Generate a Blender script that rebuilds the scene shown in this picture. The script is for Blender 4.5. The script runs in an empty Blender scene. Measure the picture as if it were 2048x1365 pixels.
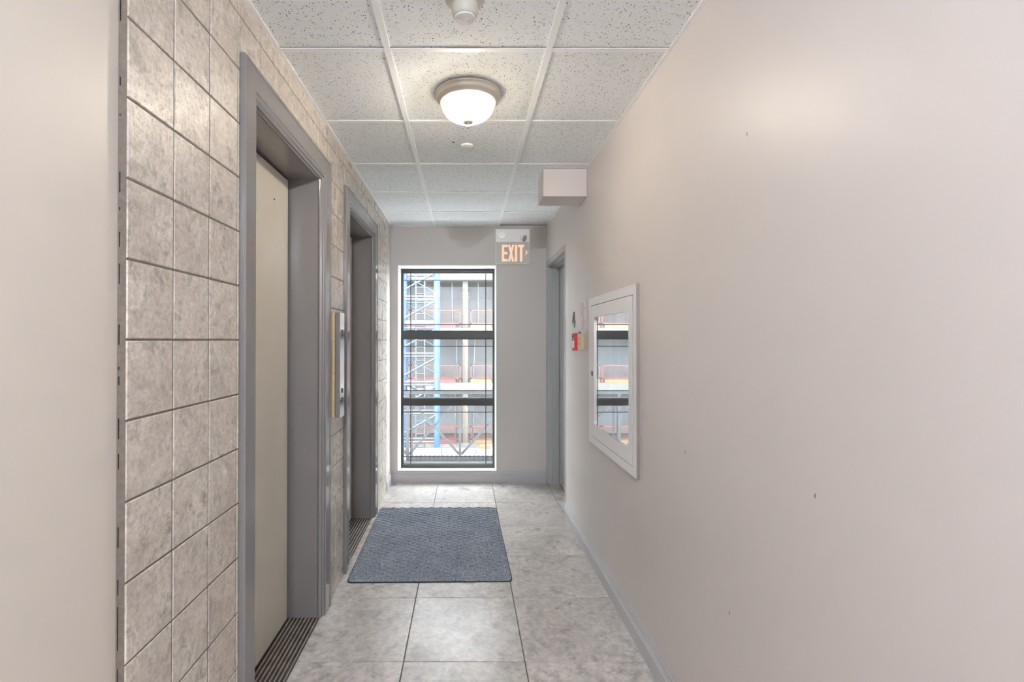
import bpy, bmesh, math, random
from mathutils import Vector, Matrix

random.seed(7)
C = bpy.context.scene.collection
SC = bpy.context.scene
PI = math.pi

# ------------------------------------------------------------------ camera
EYE = 1.34
FPX = 1005.0
PITCH = math.radians(0.4)
cam_d = bpy.data.cameras.new('camera')
cam = bpy.data.objects.new('camera', cam_d)
C.objects.link(cam)
cam.location = (0, 0, EYE)
cam.rotation_euler = (PI / 2 + PITCH, 0, 0)
cam_d.sensor_width = 36
cam_d.lens = FPX / 2048 * 36
cam_d.shift_x = (1024 - 931) / 2048
cam_d.shift_y = (681 - FPX * math.tan(PITCH) - 682.5) / 2048
cam_d.clip_start = 0.02
SC.camera = cam

# ------------------------------------------------------------------ light and exposure
SKY_STRENGTH = 4.5
BULB_STRENGTH = 310.0        # the dome in view
BULB_FILL = 1350.0            # fill domes added out of view behind the camera
SC.view_settings.view_transform = 'Standard'
SC.view_settings.look = 'None'
SC.view_settings.gamma = 1
SC.view_settings.exposure = 2.44
SC.view_settings.use_curve_mapping = False
world = bpy.data.worlds.new('overcast_sky')
SC.world = world
world.use_nodes = True
bg = world.node_tree.nodes['Background']
bg.inputs['Color'].default_value = (0.93, 0.97, 1.0, 1)
bg.inputs['Strength'].default_value = SKY_STRENGTH
SC.cycles.use_denoising = True
SC.cycles.max_bounces = 14
SC.cycles.diffuse_bounces = 7
SC.cycles.glossy_bounces = 5
SC.cycles.transparent_max_bounces = 16
SC.cycles.sample_clamp_indirect = 6
SC.cycles.caustics_reflective = False
SC.cycles.caustics_refractive = False

# ------------------------------------------------------------------ materials
def srgb(r, g, b):
    f = lambda c: (c / 255 / 12.92) if c <= 10 else ((c / 255 + 0.055) / 1.055) ** 2.4
    return (f(r), f(g), f(b), 1)

def new_mat(name):
    m = bpy.data.materials.new(name)
    m.use_nodes = True
    nt = m.node_tree
    return m, nt, nt.nodes['Principled BSDF']

def node(nt, kind, **kw):
    n = nt.nodes.new(kind)
    for k, v in kw.items():
        if k in n.inputs:
            n.inputs[k].default_value = v
        else:
            setattr(n, k, v)
    return n

def ramp(nt, fac, stops):
    r = nt.nodes.new('ShaderNodeValToRGB')
    el = r.color_ramp.elements
    el[0].position, el[0].color = stops[0]
    el[1].position, el[1].color = stops[-1]
    for p, c in stops[1:-1]:
        e = el.new(p)
        e.color = c
    nt.links.new(fac, r.inputs[0])
    return r

def coords(nt, rand=False):
    t = nt.nodes.new('ShaderNodeTexCoord')
    out = t.outputs['Object']
    if rand:
        oi = nt.nodes.new('ShaderNodeObjectInfo')
        mul = node(nt, 'ShaderNodeMath', operation='MULTIPLY')
        mul.inputs[1].default_value = 97.0
        nt.links.new(oi.outputs['Random'], mul.inputs[0])
        add = node(nt, 'ShaderNodeVectorMath', operation='ADD')
        nt.links.new(out, add.inputs[0])
        nt.links.new(mul.outputs[0], add.inputs[1])
        out = add.outputs[0]
    return out

def bump(nt, b, height, strength, dist=0.002):
    bp = nt.nodes.new('ShaderNodeBump')
    bp.inputs['Strength'].default_value = strength
    bp.inputs['Distance'].default_value = dist
    nt.links.new(height, bp.inputs['Height'])
    nt.links.new(bp.outputs[0], b.inputs['Normal'])

def plain(name, col, rough=0.5, metal=0.0, grain=0.04, scale=60, bump_s=0.08, spec=0.5):
    """A flat finish with a little procedural unevenness."""
    m, nt, b = new_mat(name)
    v = coords(nt)
    n = node(nt, 'ShaderNodeTexNoise', Scale=scale, Detail=4.0)
    nt.links.new(v, n.inputs['Vector'])
    lo = tuple(c * (1 - grain) for c in col[:3]) + (1,)
    hi = tuple(min(1, c * (1 + grain)) for c in col[:3]) + (1,)
    r = ramp(nt, n.outputs['Fac'], [(0.3, lo), (0.7, hi)])
    nt.links.new(r.outputs[0], b.inputs['Base Color'])
    b.inputs['Roughness'].default_value = rough
    b.inputs['Metallic'].default_value = metal
    b.inputs['Specular IOR Level'].default_value = spec
    if bump_s:
        bump(nt, b, n.outputs['Fac'], bump_s, 0.001)
    return m

def paint(name, col, rough=0.42):
    """Rolled wall paint: fine orange-peel, faint large blotches."""
    m, nt, b = new_mat(name)
    v = coords(nt)
    big = node(nt, 'ShaderNodeTexNoise', Scale=1.7, Detail=3.0)
    fine = node(nt, 'ShaderNodeTexNoise', Scale=160.0, Detail=3.0)
    nt.links.new(v, big.inputs['Vector'])
    nt.links.new(v, fine.inputs['Vector'])
    r = ramp(nt, big.outputs['Fac'], [(0.3, tuple(c * 0.965 for c in col[:3]) + (1,)), (0.7, col)])
    nt.links.new(r.outputs[0], b.inputs['Base Color'])
    b.inputs['Roughness'].default_value = rough
    bump(nt, b, fine.outputs['Fac'], 0.12, 0.0012)
    return m

def stone_tile(name, light, mid, dark, rough, scale, pit):
    m, nt, b = new_mat(name)
    v = coords(nt, rand=True)
    n1 = node(nt, 'ShaderNodeTexNoise', Scale=scale, Detail=8.0, Roughness=0.62, Distortion=0.5)
    n2 = node(nt, 'ShaderNodeTexNoise', Scale=scale * 9, Detail=6.0, Roughness=0.7)
    n3 = node(nt, 'ShaderNodeTexNoise', Scale=scale * 2.0, Detail=10.0, Roughness=0.78, Distortion=0.35)
    for n in (n1, n2, n3):
        nt.links.new(v, n.inputs['Vector'])
    r1 = ramp(nt, n1.outputs['Fac'], [(0.34, mid), (0.62, light)])
    r3 = ramp(nt, n3.outputs['Fac'], [(0.50, (0, 0, 0, 1)), (0.70, (1, 1, 1, 1))])
    mx = node(nt, 'ShaderNodeMix', data_type='RGBA')
    nt.links.new(r3.outputs[0], mx.inputs['Factor'])
    nt.links.new(r1.outputs[0], mx.inputs['A'])
    mx.inputs['B'].default_value = dark
    r2 = ramp(nt, n2.outputs['Fac'], [(0.3, (0.66, 0.65, 0.64, 1)), (0.62, (1.08, 1.07, 1.06, 1))])
    mu = node(nt, 'ShaderNodeMix', data_type='RGBA', blend_type='MULTIPLY')
    mu.inputs['Factor'].default_value = 1.0
    nt.links.new(mx.outputs['Result'], mu.inputs['A'])
    nt.links.new(r2.outputs[0], mu.inputs['B'])
    nt.links.new(mu.outputs['Result'], b.inputs['Base Color'])
    rr = ramp(nt, n1.outputs['Fac'], [(0.3, (rough * 1.25,) * 3 + (1,)), (0.7, (rough * 0.85,) * 3 + (1,))])
    nt.links.new(rr.outputs[0], b.inputs['Roughness'])
    n4 = node(nt, 'ShaderNodeTexNoise', Scale=scale * 14, Detail=3.0, Roughness=0.5)
    nt.links.new(v, n4.inputs['Vector'])
    r4 = ramp(nt, n4.outputs['Fac'], [(0.30, (0, 0, 0, 1)), (0.42, (1, 1, 1, 1))])
    ad = node(nt, 'ShaderNodeMath', operation='MULTIPLY_ADD')
    nt.links.new(r4.outputs[0], ad.inputs[0])
    ad.inputs[1].default_value = 0.55
    nt.links.new(n3.outputs['Fac'], ad.inputs[2])
    bump(nt, b, ad.outputs[0], pit, 0.0016)
    return m

M = {}
M['wall_paint'] = paint('warm_white_wall_paint', srgb(206, 198, 195))
M['wall_back_paint'] = paint('greige_wall_paint', srgb(197, 191, 187))
M['wall_left_paint'] = paint('cream_wall_paint', srgb(205, 196, 186))
M['reveal'] = plain('white_reveal_paint', srgb(235, 235, 232), 0.45, bump_s=0.03)
M['grout'] = plain('brown_grey_grout', srgb(112, 101, 92), 0.9, grain=0.15, scale=90, bump_s=0.3)
M['wall_tile'] = stone_tile('glazed_stone_wall_tile', srgb(211, 202, 192), srgb(188, 178, 168), srgb(142, 134, 127), 0.28, 9.0, 0.6)
M['floor_tile'] = stone_tile('glazed_stone_floor_tile', srgb(206, 201, 198), srgb(182, 176, 173), srgb(138, 133, 131), 0.28, 4.0, 0.12)
M['tile_edge'] = plain('tan_tile_edge', srgb(196, 176, 142), 0.6, grain=0.1)
M['black'] = plain('black_gap', srgb(18, 16, 15), 0.9, bump_s=0)
M['frame'] = plain('taupe_grey_gloss_paint', srgb(126, 122, 121), 0.15, grain=0.03, scale=110, bump_s=0.08, spec=0.8)
M['door_panel'] = plain('beige_door_enamel', srgb(204, 198, 187), 0.38, grain=0.02, scale=14, bump_s=0.04)
M['stair_door'] = plain('grey_door_enamel', srgb(176, 177, 180), 0.36, grain=0.02, scale=14, bump_s=0.05)
M['stair_frame'] = plain('grey_frame_enamel', srgb(166, 166, 166), 0.38, grain=0.02, scale=30, bump_s=0.06)
M['base'] = plain('grey_skirting_paint', srgb(182, 180, 184), 0.33, grain=0.03, scale=30, bump_s=0.06)
M['tee'] = plain('white_grid_metal', srgb(248, 249, 250), 0.45, grain=0.01, bump_s=0)
M['white_plastic'] = plain('white_plastic', srgb(244, 243, 241), 0.4, grain=0.01, bump_s=0)
M['grey_plastic'] = plain('warm_grey_plastic', srgb(196, 192, 184), 0.45, grain=0.01, bump_s=0)
M['nickel'] = plain('brushed_nickel', srgb(196, 190, 180), 0.38, metal=0.55, grain=0.03, scale=120, bump_s=0.02)
M['steel'] = plain('polished_steel', srgb(214, 212, 210), 0.16, metal=1.0, grain=0.02, scale=8, bump_s=0)
M['silver'] = plain('silver_cabinet_enamel', srgb(226, 222, 222), 0.34, metal=0.25, grain=0.015, scale=20, bump_s=0.02)
M['cab_shade_chip'] = plain('cabinet_shade_and_chip_grey', srgb(150, 142, 138), 0.4, metal=0.2, grain=0.05, bump_s=0.05)  # painted shade for the cabinet's near side; also wall chips and sign seam
M['bronze'] = plain('dark_bronze_aluminium', srgb(50, 46, 44), 0.4, grain=0.05, bump_s=0.02)
M['grille'] = plain('black_grille', srgb(24, 23, 24), 0.5, bump_s=0)
M['wire'] = plain('grey_wire', srgb(96, 98, 104), 0.5, metal=0.4, bump_s=0)
M['red'] = plain('fire_red', srgb(196, 40, 48), 0.35, grain=0.02, bump_s=0)
M['box_beige'] = plain('beige_box_enamel', srgb(190, 176, 146), 0.45, grain=0.05, bump_s=0.05)
M['teal'] = plain('teal_plastic', srgb(40, 130, 170), 0.3, bump_s=0)
M['label'] = plain('white_print_label', srgb(238, 238, 234), 0.5, bump_s=0)
M['number'] = plain('black_number', srgb(30, 30, 31), 0.3, bump_s=0)
M['rubber'] = plain('black_rubber', srgb(30, 30, 32), 0.8, bump_s=0.1)
M['sill_metal'] = plain('worn_dark_sill_metal', srgb(74, 66, 60), 0.42, metal=0.5, grain=0.45, scale=22, bump_s=0.2)
M['sill_ridge'] = plain('bright_worn_ridge', srgb(196, 188, 178), 0.35, metal=0.6, grain=0.25, scale=22, bump_s=0.05)
M['plenum'] = plain('dark_plenum', srgb(70, 66, 62), 0.9)
M['concrete'] = plain('pale_concrete', srgb(92, 90, 87), 0.85, grain=0.08, scale=2.0, bump_s=0.2)
M['concrete_dark'] = plain('grey_concrete', srgb(96, 97, 99), 0.9, grain=0.14, scale=0.9, bump_s=0.2)
M['ground'] = plain('pale_site_ground', srgb(84, 81, 76), 0.9, grain=0.2, scale=1.2, bump_s=0.3)
M['blue'] = plain('blue_steel_paint', srgb(44, 72, 116), 0.45, grain=0.05, bump_s=0)
M['pale_blue'] = plain('galvanised_blue_steel', srgb(64, 80, 96), 0.45, metal=0.2, grain=0.06, bump_s=0)
M['galv'] = plain('galvanised_steel', srgb(86, 89, 92), 0.45, metal=0.2, grain=0.06, bump_s=0)
M['orange'] = plain('orange_barrier_paint', srgb(98, 52, 42), 0.5, grain=0.05, bump_s=0)
M['toe_red'] = plain('red_toe_board', srgb(96, 50, 54), 0.55, grain=0.08, scale=4, bump_s=0)
M['toe_yellow'] = plain('yellow_toe_board', srgb(98, 80, 52), 0.55, grain=0.08, scale=4, bump_s=0)
M['timber'] = plain('tan_timber', srgb(90, 68, 46), 0.7, grain=0.12, scale=6, bump_s=0.1)
M['truss'] = plain('grey_galvanised_truss', srgb(24, 24, 27), 0.5, metal=0.1, grain=0.06, bump_s=0)

def ceiling_tile_mat():
    m, nt, b = new_mat('fissured_ceiling_tile')
    v = coords(nt, rand=True)
    w = node(nt, 'ShaderNodeTexNoise', Scale=60.0, Detail=2.0)
    nt.links.new(v, w.inputs['Vector'])
    mixv = node(nt, 'ShaderNodeVectorMath', operation='MULTIPLY_ADD')
    nt.links.new(w.outputs['Color'], mixv.inputs[0])
    mixv.inputs[1].default_value = (0.012, 0.012, 0.012)
    nt.links.new(v, mixv.inputs[2])
    vo = node(nt, 'ShaderNodeTexVoronoi', Scale=150.0, feature='F1')
    nt.links.new(mixv.outputs[0], vo.inputs['Vector'])
    # only some of the cells carry a pit, each of its own size
    sep = nt.nodes.new('ShaderNodeSeparateColor')
    nt.links.new(vo.outputs['Color'], sep.inputs[0])
    size = node(nt, 'ShaderNodeMapRange')
    size.inputs['From Min'].default_value = 0.35
    size.inputs['From Max'].default_value = 1.0
    size.inputs['To Min'].default_value = 0.0
    size.inputs['To Max'].default_value = 0.36
    nt.links.new(sep.outputs[0], size.inputs['Value'])
    lt = node(nt, 'ShaderNodeMath', operation='LESS_THAN')
    nt.links.new(vo.outputs['Distance'], lt.inputs[0])
    nt.links.new(size.outputs[0], lt.inputs[1])
    n = node(nt, 'ShaderNodeTexNoise', Scale=240.0, Detail=3.0)
    nt.links.new(v, n.inputs['Vector'])
    r = ramp(nt, n.outputs['Fac'], [(0.3, srgb(232, 237, 239)), (0.7, srgb(244, 248, 250))])
    mx = node(nt, 'ShaderNodeMix', data_type='RGBA')
    nt.links.new(lt.outputs[0], mx.inputs['Factor'])
    nt.links.new(r.outputs[0], mx.inputs['A'])
    mx.inputs['B'].default_value = srgb(96, 92, 88)
    nt.links.new(mx.outputs['Result'], b.inputs['Base Color'])
    b.inputs['Roughness'].default_value = 0.95
    b.inputs['Specular IOR Level'].default_value = 0.1
    bump(nt, b, lt.outputs[0], -0.5, 0.002)
    return m
M['ceiling_tile'] = ceiling_tile_mat()

def mat_fibre():
    m, nt, b = new_mat('blue_grey_loop_pile')
    v = coords(nt)
    n = node(nt, 'ShaderNodeTexNoise', Scale=260.0, Detail=3.0, Roughness=0.7)
    n2 = node(nt, 'ShaderNodeTexNoise', Scale=5.0, Detail=3.0)
    nt.links.new(v, n.inputs['Vector'])
    nt.links.new(v, n2.inputs['Vector'])
    r = ramp(nt, n.outputs['Fac'], [(0.36, srgb(68, 75, 86)), (0.5, srgb(134, 141, 152)), (0.66, srgb(206, 211, 219))])
    r2 = ramp(nt, n2.outputs['Fac'], [(0.35, (0.86, 0.87, 0.9, 1)), (0.65, (1.06, 1.05, 1.04, 1))])
    mu = node(nt, 'ShaderNodeMix', data_type='RGBA', blend_type='MULTIPLY')
    mu.inputs['Factor'].default_value = 1.0
    nt.links.new(r.outputs[0], mu.inputs['A'])
    nt.links.new(r2.outputs[0], mu.inputs['B'])
    nt.links.new(mu.outputs['Result'], b.inputs['Base Color'])
    b.inputs['Roughness'].default_value = 0.95
    b.inputs['Specular IOR Level'].default_value = 0.15
    bump(nt, b, n.outputs['Fac'], 0.6, 0.002)
    return m
M['mat'] = mat_fibre()

def thin_glass(name, tint=(0.95, 0.97, 0.97, 1), ior=1.45):
    m = bpy.data.materials.new(name)
    m.use_nodes = True
    nt = m.node_tree
    nt.nodes.clear()
    out = nt.nodes.new('ShaderNodeOutputMaterial')
    tr = nt.nodes.new('ShaderNodeBsdfTransparent')
    tr.inputs[0].default_value = tint
    gl = nt.nodes.new('ShaderNodeBsdfGlossy')
    gl.inputs['Roughness'].default_value = 0.0
    fr = nt.nodes.new('ShaderNodeFresnel')
    ge = nt.nodes.new('ShaderNodeNewGeometry')
    mr = nt.nodes.new('ShaderNodeMapRange')          # both faces of the pane reflect alike
    mr.inputs['To Min'].default_value = ior
    mr.inputs['To Max'].default_value = 1 / ior
    nt.links.new(ge.outputs['Backfacing'], mr.inputs['Value'])
    nt.links.new(mr.outputs[0], fr.inputs[0])
    mx = nt.nodes.new('ShaderNodeMixShader')
    nt.links.new(fr.outputs[0], mx.inputs[0])
    nt.links.new(tr.outputs[0], mx.inputs[1])
    nt.links.new(gl.outputs[0], mx.inputs[2])
    nt.links.new(mx.outputs[0], out.inputs[0])
    return m
M['glass'] = thin_glass('window_glass')
M['mirror_glass'] = plain('reflective_cabinet_glass', srgb(226, 230, 232), 0.015, metal=0.9, grain=0, bump_s=0)

def shade_glass():
    m = bpy.data.materials.new('frosted_ribbed_glass')
    m.use_nodes = True
    nt = m.node_tree
    nt.nodes.clear()
    out = nt.nodes.new('ShaderNodeOutputMaterial')
    tl = nt.nodes.new('ShaderNodeBsdfTranslucent')
    tl.inputs[0].default_value = (0.95, 0.86, 0.68, 1)
    df = nt.nodes.new('ShaderNodeBsdfDiffuse')
    df.inputs[0].default_value = (0.9, 0.86, 0.78, 1)
    tr = nt.nodes.new('ShaderNodeBsdfTransparent')
    tr.inputs[0].default_value = (1.0, 0.96, 0.88, 1)
    gl = nt.nodes.new('ShaderNodeBsdfGlossy')
    gl.inputs['Roughness'].default_value = 0.15
    a = nt.nodes.new('ShaderNodeMixShader'); a.inputs[0].default_value = 0.25
    nt.links.new(tl.outputs[0], a.inputs[1]); nt.links.new(df.outputs[0], a.inputs[2])
    c = nt.nodes.new('ShaderNodeMixShader'); c.inputs[0].default_value = 0.35
    nt.links.new(a.outputs[0], c.inputs[1]); nt.links.new(tr.outputs[0], c.inputs[2])
    d = nt.nodes.new('ShaderNodeMixShader'); d.inputs[0].default_value = 0.06
    nt.links.new(c.outputs[0], d.inputs[1]); nt.links.new(gl.outputs[0], d.inputs[2])
    nt.links.new(d.outputs[0], out.inputs[0])
    return m
M['shade'] = shade_glass()
M['clear_shade'] = thin_glass('clear_ribbed_glass', (0.97, 0.97, 0.96, 1))

def glow(name, col, strength):
    m = bpy.data.materials.new(name)
    m.use_nodes = True
    nt = m.node_tree
    nt.nodes.clear()
    out = nt.nodes.new('ShaderNodeOutputMaterial')
    e = nt.nodes.new('ShaderNodeEmission')
    e.inputs[0].default_value = col
    e.inputs[1].default_value = strength
    nt.links.new(e.outputs[0], out.inputs[0])
    return m
M['bulb'] = glow('warm_bulb', (1.0, 0.96, 0.92, 1), BULB_STRENGTH)
M['bulb_fill'] = glow('fill_bulb', (0.87, 0.965, 1.09, 1), BULB_FILL)  # bulb of the added fill domes
M['exit_glow'] = glow('red_exit_letters', (1.0, 0.46, 0.32, 1), 0.27)

def notice_mat():
    m, nt, b = new_mat('notice_print')
    v = coords(nt)
    sep = nt.nodes.new('ShaderNodeSeparateXYZ')
    nt.links.new(v, sep.inputs[0])
    wv = node(nt, 'ShaderNodeTexNoise', Scale=38.0, Detail=2.0)
    nt.links.new(v, wv.inputs['Vector'])
    r = ramp(nt, wv.outputs['Fac'], [(0.5, srgb(226, 220, 222)), (0.62, srgb(216, 170, 178))])
    nt.links.new(r.outputs[0], b.inputs['Base Color'])
    b.inputs['Roughness'].default_value = 0.2
    return m
M['notice'] = notice_mat()

# ------------------------------------------------------------------ mesh helpers
def tag(o, label=None, cat=None, group=None, kind=None):
    if label: o['label'] = label
    if cat: o['category'] = cat
    if group: o['group'] = group
    if kind: o['kind'] = kind
    return o

def origin_of(p):
    v = Vector((0, 0, 0))
    while p is not None:
        v += p.location
        p = p.parent
    return v

def empty(name, loc, label, cat, group=None, kind=None):
    o = bpy.data.objects.new(name, None)
    o.empty_display_size = 0.05
    o.location = loc
    C.objects.link(o)
    return tag(o, label, cat, group, kind)

class MB:
    """Collects boxes, prisms, tubes and lathes in world coordinates; build() links them as one mesh object."""
    def __init__(s):
        s.v, s.f, s.sm = [], [], []
    def add(s, vs, fs, smooth=False):
        n = len(s.v)
        s.v += [tuple(p) for p in vs]
        s.f += [tuple(i + n for i in f) for f in fs]
        s.sm += [smooth] * len(fs)
        return s
    def box(s, x0, x1, y0, y1, z0, z1):
        vs = [(x, y, z) for z in (z0, z1) for y in (y0, y1) for x in (x0, x1)]
        return s.add(vs, [(0, 2, 3, 1), (4, 5, 7, 6), (0, 1, 5, 4), (2, 6, 7, 3), (0, 4, 6, 2), (1, 3, 7, 5)])
    def slab(s, axis, sign, a0, a1, b0, b1, back, front, ch):
        """A box with a chamfered face: axis 0 (a=Y, b=Z), 1 (a=X, b=Z) or 2 (a=X, b=Y)."""
        def P(a, b, h):
            return ((h, a, b), (a, h, b), (a, b, h))[axis]
        mid = front - sign * ch
        ring = lambda i, h: [P(a0 + i, b0 + i, h), P(a1 - i, b0 + i, h), P(a1 - i, b1 - i, h), P(a0 + i, b1 - i, h)]
        vs = ring(0, back) + ring(0, mid) + ring(ch, front)
        fs = [(8, 9, 10, 11), (3, 2, 1, 0)]
        for k in range(4):
            j = (k + 1) % 4
            fs.append((k, j, 4 + j, 4 + k))
            fs.append((4 + k, 4 + j, 8 + j, 8 + k))
        return s.add(vs, fs)
    def prism(s, pts, axis, h0, h1):
        """Polygon pts (2D) extruded along an axis."""
        def P(p, h):
            return ((h, p[0], p[1]), (p[0], h, p[1]), (p[0], p[1], h))[axis]
        n = len(pts)
        vs = [P(p, h0) for p in pts] + [P(p, h1) for p in pts]
        fs = [tuple(range(n - 1, -1, -1)), tuple(range(n, 2 * n))]
        fs += [(i, (i + 1) % n, n + (i + 1) % n, n + i) for i in range(n)]
        return s.add(vs, fs)
    def tube(s, p0, p1, r, n=8, r1=None, smooth=True):
        p0, p1 = Vector(p0), Vector(p1)
        d = (p1 - p0).normalized()
        u = d.orthogonal().normalized()
        w = d.cross(u)
        r1 = r if r1 is None else r1
        vs = []
        for p, q in ((p0, r), (p1, r1)):
            for k in range(n):
                a = 2 * PI * k / n
                vs.append(p + (u * math.cos(a) + w * math.sin(a)) * q)
        s.add(vs, [(k, (k + 1) % n, n + (k + 1) % n, n + k) for k in range(n)], smooth)
        s.add(vs, [tuple(range(n - 1, -1, -1)), tuple(range(n, 2 * n))])
        return s
    def bar(s, p0, p1, w, t):
        """Flat bar w wide in the plane of X-Z, t thick along Y."""
        p0, p1 = Vector(p0), Vector(p1)
        d = (p1 - p0).normalized()
        n = Vector((-d.z, 0, d.x)) * (w / 2)
        y = Vector((0, t / 2, 0))
        vs = [p0 - n - y, p0 + n - y, p0 + n + y, p0 - n + y, p1 - n - y, p1 + n - y, p1 + n + y, p1 - n + y]
        return s.add(vs, [(0, 1, 2, 3), (7, 6, 5, 4), (0, 4, 5, 1), (1, 5, 6, 2), (2, 6, 7, 3), (3, 7, 4, 0)])
    def lathe(s, prof, cx, cy, n=48, ribs=0.0, smooth=True):
        m = len(prof)
        vs = []
        for k in range(n):
            a = 2 * PI * k / n
            rb = 1 + (ribs if k % 2 else 0)
            for r, z in prof:
                vs.append((cx + r * rb * math.cos(a), cy + r * rb * math.sin(a), z))
        fs = []
        for k in range(n):
            j = (k + 1) % n
            for i in range(m - 1):
                fs.append((k * m + i, k * m + i + 1, j * m + i + 1, j * m + i))
        return s.add(vs, fs, smooth)
    def build(s, name, mat, parent=None, loc=None, weld=False, fix=True):
        me = bpy.data.meshes.new(name)
        off = origin_of(parent) + (Vector(loc) if loc is not None else Vector((0, 0, 0)))
        me.from_pydata([tuple(Vector(p) - off) for p in s.v], [], s.f)
        for p, q in zip(me.polygons, s.sm):
            p.use_smooth = q
        if fix:
            bm = bmesh.new(); bm.from_mesh(me)
            if weld:
                bmesh.ops.remove_doubles(bm, verts=bm.verts, dist=1e-5)
            bmesh.ops.recalc_face_normals(bm, faces=bm.faces)
            bm.to_mesh(me); bm.free()
        me.materials.append(mat)
        o = bpy.data.objects.new(name, me)
        C.objects.link(o)
        if parent is not None:
            o.parent = parent
        if loc is not None:
            o.location = loc
        return o

def share(src, name, parent, loc, rot=None):
    o = bpy.data.objects.new(name, src.data)
    C.objects.link(o)
    o.parent = parent
    o.location = loc
    if rot: o.rotation_euler = rot
    return o

# ------------------------------------------------------------------ dimensions of the corridor
XL, XR = -0.698, 0.764          # tiled left face, painted right face
XD = -0.718                     # drywall behind the tiles
YB = 4.74                       # back wall
YR = -3.4                       # rear end behind the camera
H = 2.42
ROWS = [-3.4, -2.49, -1.98, -1.47, -0.96, -0.45, 0.06, 0.57, 1.08, 1.59, 2.104, 2.624, 3.141, 3.649, 4.153, YB]
COLS = [-0.707, -0.258, 0.248, XR]
ELEV = [dict(y0=1.553, y1=2.548), dict(y0=2.885, y1=3.905)]
ELEV_TOP = 2.235
TRIM_IN = 0.115                 # frame width before the jamb
DOOR_X = -0.854

# ------------------------------------------------------------------ floor
floor = MB().box(-1.0, 1.0, YR, 5.08, -0.2, -0.006).build('floor', M['grout'])
tag(floor, 'beige grey stone-look ceramic tile floor of the corridor', 'floor', kind='structure')
def floor_piece(x0, x1, y0, y1):
    g = 0.0022
    cx, cy = (x0 + x1) / 2, (y0 + y1) / 2
    MB().slab(2, 1, x0 + g, x1 - g, y0 + g, y1 - g, -0.006, random.uniform(-0.0004, 0.0004), 0.0015).build('floor_tile', M['floor_tile'], floor, (cx, cy, 0))
for i in range(len(ROWS) - 1):
    if ROWS[i + 1] < -1.0:
        continue
    for j in range(3):
        floor_piece(COLS[j], COLS[j + 1], ROWS[i], ROWS[i + 1])
floor_piece(XR, 0.876, 3.87, 4.153)
floor_piece(XR, 0.876, 4.153, 4.69)

# ------------------------------------------------------------------ left wall: drywall, grout bed, tiles
wl = MB()
wl.box(-1.1, -0.95, YR, 5.08, 0, 2.75)
prev = YR
for e in ELEV:
    wl.box(-0.95, XD, prev, e['y0'] + 0.06, 0, 2.75)
    wl.box(-0.95, XD, e['y0'] + 0.06, e['y1'] - 0.06, ELEV_TOP - 0.06, 2.75)
    prev = e['y1'] - 0.06
wl.box(-0.95, XD, prev, 5.08, 0, 2.75)
wall_left = wl.build('wall_left', M['wall_left_paint'])
tag(wall_left, 'left wall, cream paint beside the camera then stone-look tiles around two lifts', 'wall', kind='structure')
TILE_Y0, TILE_Y1, PITCH_T = 1.034, 4.467, 0.1675
XG = XL - 0.0025
gb = MB()
def tile_rects():
    """The tiled area without the two lift frames, as (y0, y1, z0, z1)."""
    out, p = [], TILE_Y0
    for e in ELEV:
        out.append((p, e['y0'], 0, H + 0.01))
        out.append((e['y0'], e['y1'], ELEV_TOP, H + 0.01))
        p = e['y1']
    out.append((p, TILE_Y1, 0, H + 0.01))
    return out
for y0, y1, z0, z1 in tile_rects():
    gb.box(XD, XG, y0 + (0.0012 if y0 == TILE_Y0 else 0), y1, z0, z1)
gb.build('grout_bed', M['grout'], wall_left)
full = None
ncol = int(math.ceil((TILE_Y1 - TILE_Y0) / PITCH_T))
for i in range(ncol):
    for k in range(15):
        cy0, cy1 = TILE_Y0 + i * PITCH_T, min(TILE_Y0 + (i + 1) * PITCH_T, TILE_Y1)
        cz0, cz1 = 0.001 + k * PITCH_T, min(0.001 + (k + 1) * PITCH_T, H + 0.01)
        for y0, y1, z0, z1 in tile_rects():
            a0, a1, b0, b1 = max(cy0, y0), min(cy1, y1), max(cz0, z0), min(cz1, z1)
            if a1 - a0 < 0.012 or b1 - b0 < 0.012:
                continue
            g = 0.0021
            loc = (XL + random.uniform(-0.0008, 0.0004), (a0 + a1) / 2, (b0 + b1) / 2)
            if abs(a1 - a0 - PITCH_T) < 1e-6 and abs(b1 - b0 - PITCH_T) < 1e-6:
                if full is None:
                    full = MB().slab(0, 1, a0 + g, a1 - g, b0 + g, b1 - g, XL - 0.012, XL, 0.0022).build('wall_tile', M['wall_tile'], wall_left, (XL, loc[1], loc[2]))
                else:
                    share(full, 'wall_tile', wall_left, loc, (0, random.uniform(-0.004, 0.004), random.uniform(-0.004, 0.004)))
            else:
                MB().slab(0, 1, a0 + g, a1 - g, b0 + g, b1 - g, XL - 0.012, XL, 0.002).build('wall_tile', M['wall_tile'], wall_left, loc)
MB().box(XD, -0.706, TILE_Y1, YB, 0, H + 0.01).build('end_panel', M['wall_paint'], wall_left)
cg = MB()
z = 0.02
while z < 2.3:
    ln = random.choice((0.05, 0.09, 0.12, 0.02, 0.012))
    gap = random.uniform(0.01, 0.05) if z < 0.75 or 1.2 < z < 1.3 else random.uniform(0.03, 0.12)
    if z > 0.8: ln *= 0.35
    cg.box(XD + 0.0040, XD + 0.0053, TILE_Y0 - 0.0003, TILE_Y0 + 0.002, z, z + ln)
    z += ln + gap
tag(cg.build('caulk_gap', M['black'], wall_left), kind='stuff')

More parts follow.
